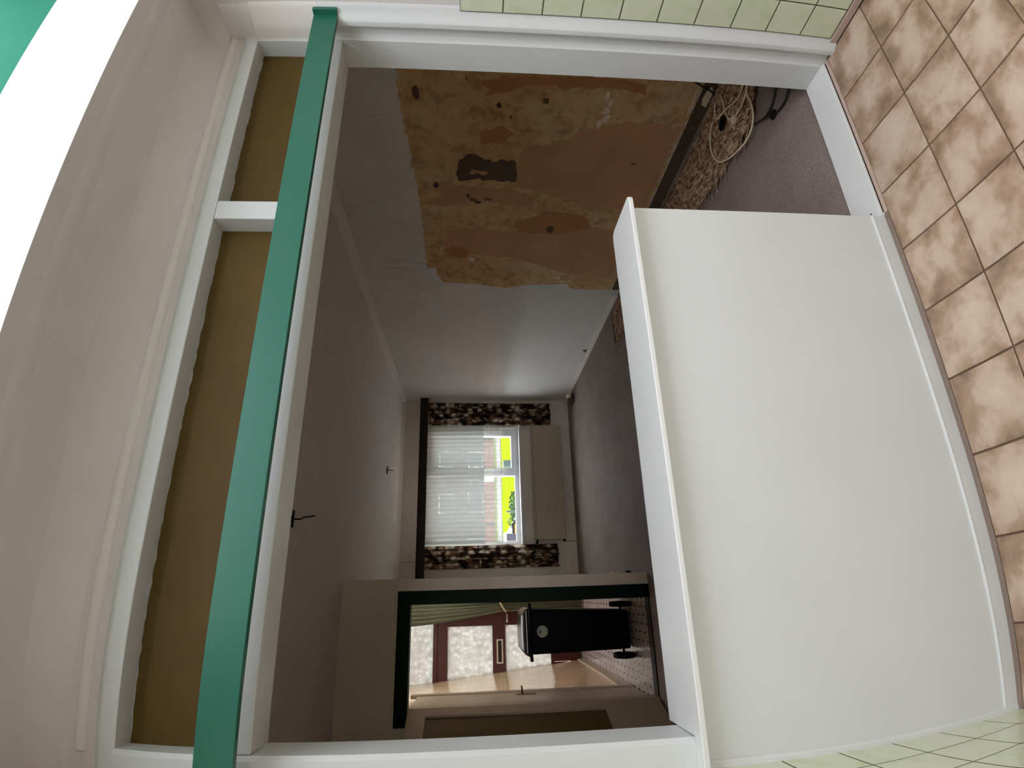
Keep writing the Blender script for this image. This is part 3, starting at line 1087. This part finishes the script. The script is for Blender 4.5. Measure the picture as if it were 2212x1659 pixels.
f.box(sx1 - 0.085, sx1, yw0 - 0.015, yw1, sz0, sz1)
f.box(sx0 + 0.055, sx1 - 0.085, yw0 - 0.015, yw1, sz0, sz0 + 0.065)
f.box(sx0 + 0.055, sx1 - 0.085, yw0 - 0.015, yw1, sz1 - 0.06, sz1)
f.build('sash', 'upvc', w1)
MB().box(WX0 + 0.04, 1.655, yw0 + 0.03, yw0 + 0.036, WZ0 + 0.065, WZ1 - 0.06).build('glass_pane', 'glass', w1)
MB().box(sx0 + 0.055, sx1 - 0.085, yw0 + 0.03, yw0 + 0.036, sz0 + 0.065, sz1 - 0.06).build('glass_pane', 'glass', w1)
MB().box(WX0 - 0.02, WX1 + 0.02, YF - 0.10, YF + 0.05, WZ0 - 0.025, WZ0, 0.004).build('window_sill', 'upvc', w1)

pb = tag(MB().box(0.14, LX1 - 0.001, YF - 0.15, YF - 0.12, 2.156, 2.275, 0.003).build('curtain_board', 'dkwood'),
         'dark brown curtain board running wall to wall above the far window', 'curtain rail')


def curtain(name, mat, x0, x1, z0, z1, y, folds, amp, label, cat, group, flare=0.0, nv=14, seed=1, nu=None, parts=None):
    r = random.Random(seed)
    ph = [r.uniform(0, 6) for _ in range(4)]

    def fn(u, v):
        z = z1 + (z0 - z1) * v
        x = x0 + (x1 - x0) * u
        x += flare * v * (u - 0.5)
        a = amp * (0.6 + 0.5 * v)
        yy = y + a * math.sin(2 * math.pi * folds * u + ph[0] + 0.6 * math.sin(2.5 * v + ph[1])) + 0.3 * a * math.sin(4.3 * math.pi * folds * u + ph[2])
        zz = z + (0.006 * math.sin(9 * u + ph[3]) if v > 0.99 else 0)
        return (x, yy, zz)
    o = MB().sheet(fn, nu or int(folds * 10), nv).build(name, mat, None, smooth=True)
    return tag(o, label, cat, group)


curtain('patterned_curtain', 'print', 2.40, 2.765, 0.295, 2.20, YF - 0.08, 4, 0.028, 'brown leaf-print curtain on the side of the window towards the wallpapered wall', 'curtain', 'leaf-print curtains at the far window', -0.03, seed=2)
curtain('patterned_curtain', 'print', 0.33, 0.64, 0.285, 2.20, YF - 0.08, 4, 0.028, 'brown leaf-print curtain on the side of the window towards the hall', 'curtain', 'leaf-print curtains at the far window', 0.0, seed=5)
curtain('net_curtain', 'net', 0.66, 2.405, 1.06, 2.20, YF - 0.045, 26, 0.010, 'half-length white net curtain hanging over the upper window', 'net curtain', None, 0.0, nv=10, seed=9, nu=260)

# radiator
rd = empty('radiator', (1.55, YF - 0.06, 0.16), 'cream panel radiator below the far window', 'radiator')
MB().box(0.70, 2.395, YF - 0.115, YF - 0.085, 0.165, 0.585, 0.008).build('front_panel', 'radiator', rd)
MB().box(0.71, 2.385, YF - 0.085, YF - 0.03, 0.58, 0.61, 0.004).build('top_grille', 'radiator', rd)
MB().box(0.71, 2.385, YF - 0.055, YF - 0.03, 0.165, 0.58).build('back_panel', 'radiator', rd)
MB().box(0.70, 0.712, YF - 0.112, YF - 0.03, 0.175, 0.605, 0.002).build('side_panel', 'radiator', rd)
MB().box(2.383, 2.395, YF - 0.112, YF - 0.03, 0.175, 0.605, 0.002).build('side_panel', 'radiator', rd)
MB().tube([(0.70, YF - 0.07, 0.575), (0.66, YF - 0.07, 0.575), (0.655, YF - 0.07, 0.60)], 0.016, 8).build('valve', 'black', rd, smooth=True)
MB().tube([(0.70, YF - 0.07, 0.185), (0.668, YF - 0.07, 0.185)], 0.018, 8).build('valve', 'black', rd, smooth=True)
MB().tube([(0.675, YF - 0.07, 0.18), (0.675, YF - 0.07, 0.0)], 0.008, 8).build('pipe', 'radiator', rd, smooth=True)

pp = empty('pipe_stub', (2.70, 7.25, 0.0), 'bent pipe stub sticking out of the floor in the far corner', 'pipe')
MB().tube(smooth_path([(2.74, 7.38, 0.0), (2.74, 7.38, 0.06), (2.72, 7.30, 0.09), (2.68, 7.18, 0.10)], 0.0), 0.016, 8).build('pipe', 'cablew', pp, smooth=True)
MB().tube([(2.68, 7.20, 0.10), (2.672, 7.15, 0.10)], 0.026, 10).build('cap', 'cablew', pp, smooth=True)
MB().box(2.60, 2.74, 7.22, 7.42, 0.0, 0.03, 0.01).build('dark_hole_box', 'dkwood', pp)  # dark box stands in for the dark hole beside the pipe
cdt = tag(MB().box(0.455, 0.485, YF - 0.012, YF, 2.30, 2.515).build('cable_duct', 'ceiling'), 'short pale cable duct above the curtain board by the hall side', 'cable duct')
MB().box(0.448, 0.492, YF - 0.022, YF, 2.42, 2.46, 0.003).build('duct_joint', 'ceiling', cdt)


def hook(loc, end, label):
    h = empty('ceiling_hook', loc, label, 'hook', 'ceiling hooks of the removed lamps')
    x, y, z = loc
    MB().tube([(x, y, z), (x, y, z - 0.012)], [0.022, 0.014], 12).build('rose', 'cableb', h, smooth=True)
    MB().box(x - 0.05, x + 0.05, y - 0.008, y + 0.008, z - 0.014, z - 0.002, 0.002).build('crossbar', 'cableb', h)
    ex, ey, ez = end
    MB().tube(smooth_path([(x, y, z - 0.01), (x, y + 0.01, z - 0.05), (x + (ex - x) * 0.5, y + (ey - y) * 0.5, z - 0.06), (ex, ey, ez)], 0.0), 0.005, 6).build('wire', 'cableb', h, smooth=True)


hook((1.49, 6.65, LZ), (1.495, 6.70, LZ - 0.075), 'small black ceiling hook near the far window')
hook((0.443, 3.27, LZ), (0.47, 3.34, LZ - 0.115), 'black ceiling hook with a curled wire near the green pelmet')

# ------------------------------------------------------------------ hall side
YH = 4.72
hwll = MB()
hwll.box(LX0 - 0.1, 0.03, YH, YH + 0.10, 2.05, LZ + 0.05)
hwll.box(0.03, 0.132, YH, YF + 0.1, -0.1, LZ + 0.05)
hwll.box(LX0 - 0.1, -0.93, YH, YH + 0.10, -0.1, 2.05)
struct(hwll.build('wall_hall', 'pier'), 'pale wall end beside the dark green door frame of the hall', 'wall')
gf = empty('trim_3', (-0.4, YH, 0.0), 'dark green painted door frame of the hall doorway', 'door frame', None, 'structure')
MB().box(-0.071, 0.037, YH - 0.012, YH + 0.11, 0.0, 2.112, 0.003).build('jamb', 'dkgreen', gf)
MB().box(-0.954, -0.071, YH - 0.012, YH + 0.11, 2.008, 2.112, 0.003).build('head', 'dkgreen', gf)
MB().box(-0.93, -0.825, YH - 0.002, YH + 0.11, 0.0, 2.008, 0.003).build('jamb', 'doorwhite', gf)
MB().box(-0.825, -0.071, YH, YH + 0.10, 0.0, 0.012, 0.002).build('threshold', 'dkwood', gf)

# open door leaf with amber glass, swung into the living room
dl = empty('door_2', (-0.828, YH - 0.005, 0.01), 'white door with an amber glass panel swung open into the living room', 'door', None, 'structure')
rot = math.radians(-114.3)


def leaf(m, name, mat, parent):
    vs = []
    for (x, y, z) in m.v:
        vs.append((-0.828 + x * math.cos(rot) - y * math.sin(rot), YH - 0.005 + x * math.sin(rot) + y * math.cos(rot), z))
    m.v = vs
    return m.build(name, mat, parent)


q = MB()
q.box(0.0, 0.085, -0.04, 0, 0.012, 2.0)
q.box(0.705, 0.80, -0.04, 0, 0.012, 2.0)
q.box(0.085, 0.705, -0.04, 0, 0.012, 0.47)
q.box(0.085, 0.705, -0.04, 0, 1.86, 2.0)
leaf(q, 'leaf', 'doorwhite', dl)
leaf(MB().box(0.085, 0.705, -0.028, -0.018, 0.47, 1.86), 'glass_panel', 'amber', dl)

# hall shell
hf = struct(MB().box(-1.2, 0.06, YH + 0.1, 8.06, -0.12, 0.005).build('floor_hall', 'halltile'), 'pale small-brick tile floor of the sunlit hall', 'floor')
YD = 7.85
hc = MB()  # unseen light well added in this ceiling to brighten the hall
hc.box(-1.6, 0.04, 4.80, 5.75, LZ, LZ + 0.12)
hc.box(-1.6, 0.04, 7.15, 8.1, LZ, LZ + 0.12)
hc.box(-1.6, -0.85, 5.75, 7.15, LZ, LZ + 0.12)
hc.box(-0.12, 0.04, 5.75, 7.15, LZ, LZ + 0.12)
hcl = struct(hc.build('ceiling_hall', 'ceiling'), 'hall ceiling with an added light well, hidden above the green frame', 'ceiling')
MB().box(-0.86, -0.11, 5.74, 7.16, LZ + 0.12, LZ + 0.126).build('added_well_pane', 'added_well_glass', hcl)


def hall_left(u, v):
    y = 4.80 + (YD + 0.1 - 4.80) * u
    z = 0.0 + 2.6 * v
    k = min(1.0, max(0.0, (y - 5.5) / 1.0))
    return (-0.872 - 0.02 * (1 - k) - 0.105 * z * k, y, z)


hl = struct(MB().sheet(hall_left, 16, 8, (-0.1, 0, 0)).build('wall_hall_left', 'hallwall'), 'glossy cream hall wall reflecting the front door panes', 'wall')
hd = MB()
hd.box(-1.6, -1.24, YD, YD + 0.2, -0.1, LZ + 0.1)
hd.box(-0.06, 0.06, YD, YD + 0.2, -0.1, LZ + 0.1)
hd.box(-1.24, -0.06, YD, YD + 0.2, 2.47, LZ + 0.1)
struct(hd.build('wall_hall_far', 'hallwhite'), 'wall around the front door', 'wall')
sk = MB()
sk.prism([(-0.905, 5.56), (-0.885, 5.56), (-0.862, 6.4), (-0.862, YD), (-0.905, YD)], 2, 0.005, 0.085)
struct(sk.build('baseboard_hall', 'hallwhite'), 'white skirting along the hall wall', 'baseboard')

# side door in the hall with brass lever
d3 = empty('door_3', (-0.86, 5.2, 0.005), 'white side door with a brass lever in the hall', 'door', None, 'structure')
MB().box(-0.875, -0.855, 4.83, 5.45, 0.01, 2.0, 0.003).build('leaf', 'hallwhite', d3)
MB().box(-0.878, -0.845, 5.45, 5.53, 0.005, 2.06, 0.003).build('architrave', 'hallwhite', d3)
MB().box(-0.856, -0.851, 5.325, 5.36, 0.935, 1.115, 0.001).build('lever_plate', 'brass', d3)
MB().tube([(-0.855, 5.342, 1.06), (-0.815, 5.342, 1.06), (-0.808, 5.345, 1.06), (-0.806, 5.44, 1.055)], 0.009, 8).build('lever', 'brass', d3, smooth=True)

# front door
d1 = empty('door_1', (-0.65, YD + 0.05, 0.0), 'mahogany front door with patterned glass panes and a letter slot', 'door', None, 'structure')
y0, y1 = YD + 0.03, YD + 0.09
f = MB()
f.box(-1.24, -1.20, y0 - 0.02, y1 + 0.02, 0.0, 2.47)
f.box(-0.20, -0.06, y0 - 0.02, y1 + 0.02, 0.0, 2.47)
f.box(-1.20, -0.20, y0 - 0.02, y1 + 0.02, 1.975, 2.028)
f.box(-1.20, -0.20, y0 - 0.02, y1 + 0.02, 2.40, 2.47)
f.build('frame', 'mahogany', d1)
f = MB()
f.box(-1.20, -1.13, y0, y1, 0.02, 1.975)
f.box(-0.41, -0.20, y0, y1, 0.02, 1.975)
f.box(-1.13, -0.41, y0, y1, 1.838, 1.975)
f.box(-1.13, -0.41, y0, y1, 1.055, 1.228)
f.box(-1.13, -0.41, y0, y1, 0.02, 0.10)
f.box(-1.13, -0.41, y0, y1, 0.40, 0.44)
f.build('leaf', 'mahogany', d1)
for k in range(6):
    MB().box(-1.13 + 0.12 * k + 0.002, -1.13 + 0.12 * (k + 1) - 0.002, y0 + 0.01, y1 - 0.01, 0.10, 0.40, 0.003).build('bottom_board', 'mahogany', d1)
MB().box(-1.13, -0.41, y0 + 0.028, y0 + 0.034, 1.228, 1.838).build('upper_pane', 'frost', d1)
MB().box(-1.13, -0.41, y0 + 0.028, y0 + 0.034, 0.44, 1.055).build('lower_pane', 'frost', d1)
MB().box(-1.20, -0.20, y0 + 0.028, y0 + 0.034, 2.028, 2.40).build('fanlight_pane', 'frost', d1)
f = MB()
f.box(-0.885, -0.585, y0 - 0.006, y0 + 0.002, 1.090, 1.108)
f.box(-0.885, -0.585, y0 - 0.006, y0 + 0.002, 1.158, 1.176)
f.box(-0.885, -0.867, y0 - 0.006, y0 + 0.002, 1.108, 1.158)
f.box(-0.603, -0.585, y0 - 0.006, y0 + 0.002, 1.108, 1.158)
ls = f.build('letter_slot', 'chrome', d1)
MB().box(-0.867, -0.603, y0 - 0.003, y0 + 0.001, 1.108, 1.158).build('flap', 'dkwood', ls)
MB().box(-0.36, -0.27, y0 - 0.05, y0 - 0.038, 1.02, 1.035, 0.003).build('lever', 'chrome', d1)
MB().box(-0.375, -0.35, y0 - 0.05, y0, 1.015, 1.04, 0.003).build('lever_rose', 'chrome', d1)
MB().box(-1.20, -0.20, y0 - 0.03, y1 + 0.05, 0.0, 0.02, 0.003).build('door_sill', 'paving', d1)

# sage curtain tied back beside the front door
gc = empty('hall_curtain', (-0.2, 7.62, 0.02), 'long sage green curtain tied back beside the front door', 'curtain')


def gfn(u, v):
    z = 2.44 + (0.03 - 2.44) * v
    # left edge of the cloth: wide on top, gathered at the tie, hanging straight below
    if z > 1.08:
        t = (2.44 - z) / (2.44 - 1.08)
        xl = -0.385 + 0.155 * (t ** 1.5)
    else:
        xl = -0.23 - 0.003 * math.sin((1.08 - z) * 6)
    xr_ = -0.065
    x = xl + (xr_ - xl) * u
    yy = 7.62 + 0.025 * math.sin(u * 2 * math.pi * 6 + 1.2 * math.sin(z * 2)) + 0.008 * math.sin(u * 31)
    return (x, yy, z)


MB().sheet(gfn, 72, 30).build('cloth', 'greencloth', gc, smooth=True)
MB().box(-0.39, -0.04, 7.55, 7.58, 2.43, 2.46).build('rail', 'dkwood', gc)
MB().tube(smooth_path([(-0.235, 7.60, 1.05), (-0.20, 7.575, 1.08), (-0.12, 7.57, 1.13), (-0.06, 7.58, 1.16)], 0), 0.011, 6).build('tieback', 'cream', gc, smooth=True)

# black wheelie bin
BY = 5.27
wb = empty('wheelie_bin', (-0.345, BY + 0.25, 0.005), 'black wheelie bin with a round pale sticker standing in the hall', 'bin')


def frustum(x0, x1, y0, y1, z0, X0, X1, Y0, Y1, z1, bev):
    bm = bmesh.new()
    vs = [bm.verts.new(p) for p in [(x0, y0, z0), (x1, y0, z0), (x1, y1, z0), (x0, y1, z0), (X0, Y0, z1), (X1, Y0, z1), (X1, Y1, z1), (X0, Y1, z1)]]
    for fc in [(3, 2, 1, 0), (4, 5, 6, 7), (0, 1, 5, 4), (1, 2, 6, 5), (2, 3, 7, 6), (3, 0, 4, 7)]:
        bm.faces.new([vs[i] for i in fc])
    bmesh.ops.bevel(bm, geom=list(bm.edges), offset=bev, segments=3, affect='EDGES', profile=0.5)
    bm.verts.index_update()
    m = MB().add([v.co for v in bm.verts], [[v.index for v in f.verts] for f in bm.faces])
    bm.free()
    return m


frustum(-0.520, -0.182, BY + 0.05, BY + 0.46, 0.03, -0.533, -0.150, BY, BY + 0.52, 0.965, 0.02).build('body', 'black', wb, smooth=True)
MB().box(-0.552, -0.130, BY - 0.018, BY + 0.54, 0.955, 0.985, 0.008).build('rim', 'black', wb, smooth=True)
MB().box(-0.590, -0.545, BY - 0.012, BY + 0.05, 0.952, 0.980, 0.008).build('handle', 'black', wb, smooth=True)
MB().box(-0.138, -0.094, BY - 0.012, BY + 0.05, 0.958, 0.988, 0.008).build('handle', 'black', wb, smooth=True)


def lid(u, v):
    x = -0.548 + 0.412 * u
    y = BY - 0.022 + 0.56 * v
    e = min(u, 1 - u, v, 1 - v)
    return (x, y, 0.987 + 0.060 * min(1, e / 0.12) ** 0.6 + 0.008 * math.sin(math.pi * u))


ld = MB().sheet(lid, 24, 24, (0, 0, -0.006)).build('lid', 'blackgloss', wb, smooth=True)
MB().tube([(-0.52, BY - 0.024, 0.999), (-0.16, BY - 0.024, 1.003)], 0.008, 8).build('lid_lip', 'blackgloss', ld, smooth=True)
for cx in (-0.130, -0.572):
    wv = MB()
    N = 24
    wv.tube([(cx - 0.024, BY + 0.05, 0.105), (cx - 0.018, BY + 0.05, 0.105), (cx + 0.018, BY + 0.05, 0.105), (cx + 0.024, BY + 0.05, 0.105)], [0.085, 0.1, 0.1, 0.085], N)
    w_ = wv.build('wheel', 'black', wb, smooth=True)
    MB().tube([(cx - 0.028, BY + 0.05, 0.105), (cx + 0.028, BY + 0.05, 0.105)], 0.03, 12).build('hub', 'blackgloss', w_, smooth=True)
MB().tube([(-0.57, BY + 0.05, 0.105), (-0.13, BY + 0.05, 0.105)], 0.012, 8).build('axle', 'black', wb, smooth=True)
st = MB().tube([(-0.341, BY + 0.0045, 0.861), (-0.341, BY + 0.0030, 0.861)], 0.051, 24).build('sticker', 'sticker', wb)
MB().box(-0.37, -0.312, BY + 0.0022, BY + 0.0030, 0.882, 0.888).build('sticker_mark', 'ink', st)
MB().box(-0.352, -0.330, BY + 0.0022, BY + 0.0030, 0.870, 0.880).build('sticker_mark', 'ink', st)
MB().box(-0.35, -0.345, BY + 0.0022, BY + 0.0030, 0.889, 0.898).build('sticker_mark', 'ink', st)

# small plug parts peeping round the wall end
pg = empty('wall_socket', (0.137, 5.0, 0.14), 'small white socket with a black plug at the foot of the wall end', 'socket')
MB().box(0.132, 0.150, 4.98, 5.05, 0.17, 0.24, 0.004).build('plate', 'cablew', pg)
MB().box(0.132, 0.158, 4.98, 5.04, 0.06, 0.10, 0.006).build('plug', 'black', pg)

# ================================================================== OUTSIDE
GZ = -0.35
struct(MB().box(-90, 90, -60, 130, GZ - 0.3, GZ).build('floor_garden', 'lawn'), 'bright yellow-green lawn outside the far window', 'lawn')
struct(MB().box(-60, 60, 33.5, 39, GZ, GZ + 0.02).build('floor_street', 'asphalt'), 'grey street beyond the lawn', 'street')
struct(MB().box(-9, -0.2, 8.4, 31, GZ, GZ + 0.015).build('floor_path', 'pinkpave'), 'pinkish paving outside the front door', 'path')
struct(MB().box(-12, 12, -9.0, -2.15, GZ, GZ + 0.012).build('floor_bounce_yard', 'paving'), 'unseen paving added behind the kitchen for neutral bounce', 'yard')  # unseen paving added to keep green lawn bounce out of the kitchen
struct(MB().box(-12, 12, 8.03, 14.0, GZ, GZ + 0.01).build('floor_bounce_terrace', 'asphalt'), 'unseen grey paving added below the far window for neutral bounce', 'terrace')  # unseen paving added so less green bounces onto the living ceiling
struct(MB().box(0.9, 3.05, 14, 31, GZ, GZ + 0.015).build('floor_driveway', 'paving'), 'pale paved strip at the left edge of the lawn', 'driveway')


def house(x, y, w, d, h, label):
    hs = empty('street_house', (x, y, GZ), label, 'house', 'brick houses across the street')
    MB().box(x, x + w, y, y + d, GZ, GZ + h).build('wall', 'brick', hs)
    MB().prism([(y - 0.3, GZ + h), (y + d + 0.3, GZ + h), (y + d / 2, GZ + h + 2.6)], 0, x - 0.05, x + w + 0.05).build('roof', 'roof', hs)
    for k, (wx, wz, ww, wh) in enumerate([(0.8, 0.9, 1.8, 1.3), (w - 2.4, 0.9, 1.4, 1.3), (0.8, 3.4, 1.6, 1.2), (w - 2.4, 3.4, 1.4, 1.2)]):
        fr_ = MB().box(x + wx, x + wx + ww, y - 0.06, y + 0.02, GZ + wz, GZ + wz + wh).build('window_frame', 'frosthouse', hs)
        MB().box(x + wx + 0.1, x + wx + ww - 0.1, y - 0.08, y - 0.05, GZ + wz + 0.1, GZ + wz + wh - 0.1).build('pane', 'houseglass', fr_)
    MB().box(x + w / 2 - 0.1, x + w / 2 + 0.8, y - 0.06, y + 0.02, GZ, GZ + 2.1).build('door', 'frosthouse', hs)


for k in range(4):
    house(-9 + k * 7.2, 44, 7.0, 8, 5.4, ['brick house with grey roof across the street, leftmost of the row', 'brick house with grey roof across the street, second in the row', 'brick house with grey roof across the street, third in the row', 'brick house with grey roof across the street, last of the row'][k])


def at(px_x, slope, Y):
    return px_x * Y, 1.5 + slope * Y


# things on the lawn: x/y and z/y ray slopes measured through the window
Y_ = 20.0
ub = empty('utility_cabinet', (1.79 / 7.8 * Y_, Y_, GZ), 'dark green utility cabinet on the lawn outside the right sash', 'cabinet')
x = 1.79 / 7.8 * Y_
MB().box(x, x + 0.25, Y_, Y_ + 0.3, GZ, 0.30, 0.02).build('body', 'cabinet', ub)
MB().box(x - 0.10, x + 0.06, Y_ - 0.05, Y_ + 0.2, GZ, 0.05, 0.02).build('side_box', 'cabinet', ub)


def shrub(x, y, r, h, label, seed):
    rnd = random.Random(seed)
    s = empty('shrub', (x, y, GZ), label, 'shrub', 'shrubs on the lawn')
    m = MB()
    for i in range(420):
        a = rnd.uniform(0, 2 * math.pi)
        rr = r * math.sqrt(rnd.random())
        z = GZ + 0.02 + (h - 0.02) * rnd.random() * (1 - 0.4 * rr / r)
        p = Vector((x + rr * math.cos(a), y + rr * math.sin(a), z))
        d = Vector((rnd.gauss(0, 1), rnd.gauss(0, 1), rnd.gauss(0.4, 1))).normalized() * 0.07
        e = d.cross(Vector((rnd.random(), rnd.random(), rnd.random() + 0.1))).normalized() * 0.03
        m.add([p - e, p + d, p + e, p - d * 0.6], [(0, 1, 2, 3)])
    tag(m.build('foliage', 'leaf', s), None, None, None, 'stuff')
    MB().tube([(x, y, GZ), (x, y, GZ + h * 0.6)], 0.015, 6).build('stem', 'dkwood', s)


shrub(0.98 / 7.8 * 18, 18.0, 0.35, 0.75, 'small dark shrub on the lawn beside the pale paving', 4)
shrub(1.22 / 7.8 * 21, 21.0, 0.5, 0.45, 'low loose shrub further out on the lawn', 8)
pst = tag(MB().box(1.105 / 7.8 * 17, 1.105 / 7.8 * 17 + 0.06, 17.0, 17.06, GZ, 0.42, 0.01).build('garden_post', 'cabinet'), 'thin dark post standing next to the small dark shrub', 'post')
sb = empty('sign_board', (0.80 / 7.8 * 14, 14, GZ), 'orange board in a black frame outside the left window pane', 'board')
x = 0.785 / 7.8 * 14
MB().box(x, x + 0.30, 14.0, 14.03, 0.15, 0.47, 0.005).build('frame', 'black', sb)
MB().box(x + 0.03, x + 0.27, 13.985, 14.0, 0.18, 0.40).build('board', 'orange', sb)
MB().box(x + 0.03, x + 0.06, 14.0, 14.03, GZ, 0.16).build('leg', 'black', sb)
MB().box(x + 0.24, x + 0.27, 14.0, 14.03, GZ, 0.16).build('leg', 'black', sb)
gb = empty('garden_box', (0.72 / 7.8 * 12, 12, GZ), 'dark blue storage box outside at the corner of the left pane', 'box')
x = 0.70 / 7.8 * 12
MB().box(x, x + 0.16, 12.0, 12.4, GZ, 0.74, 0.01).build('body', 'bluebin', gb)
MB().box(x - 0.02, x + 0.18, 11.98, 12.42, 0.74, 0.79, 0.01).build('lid', 'frosthouse', gb)
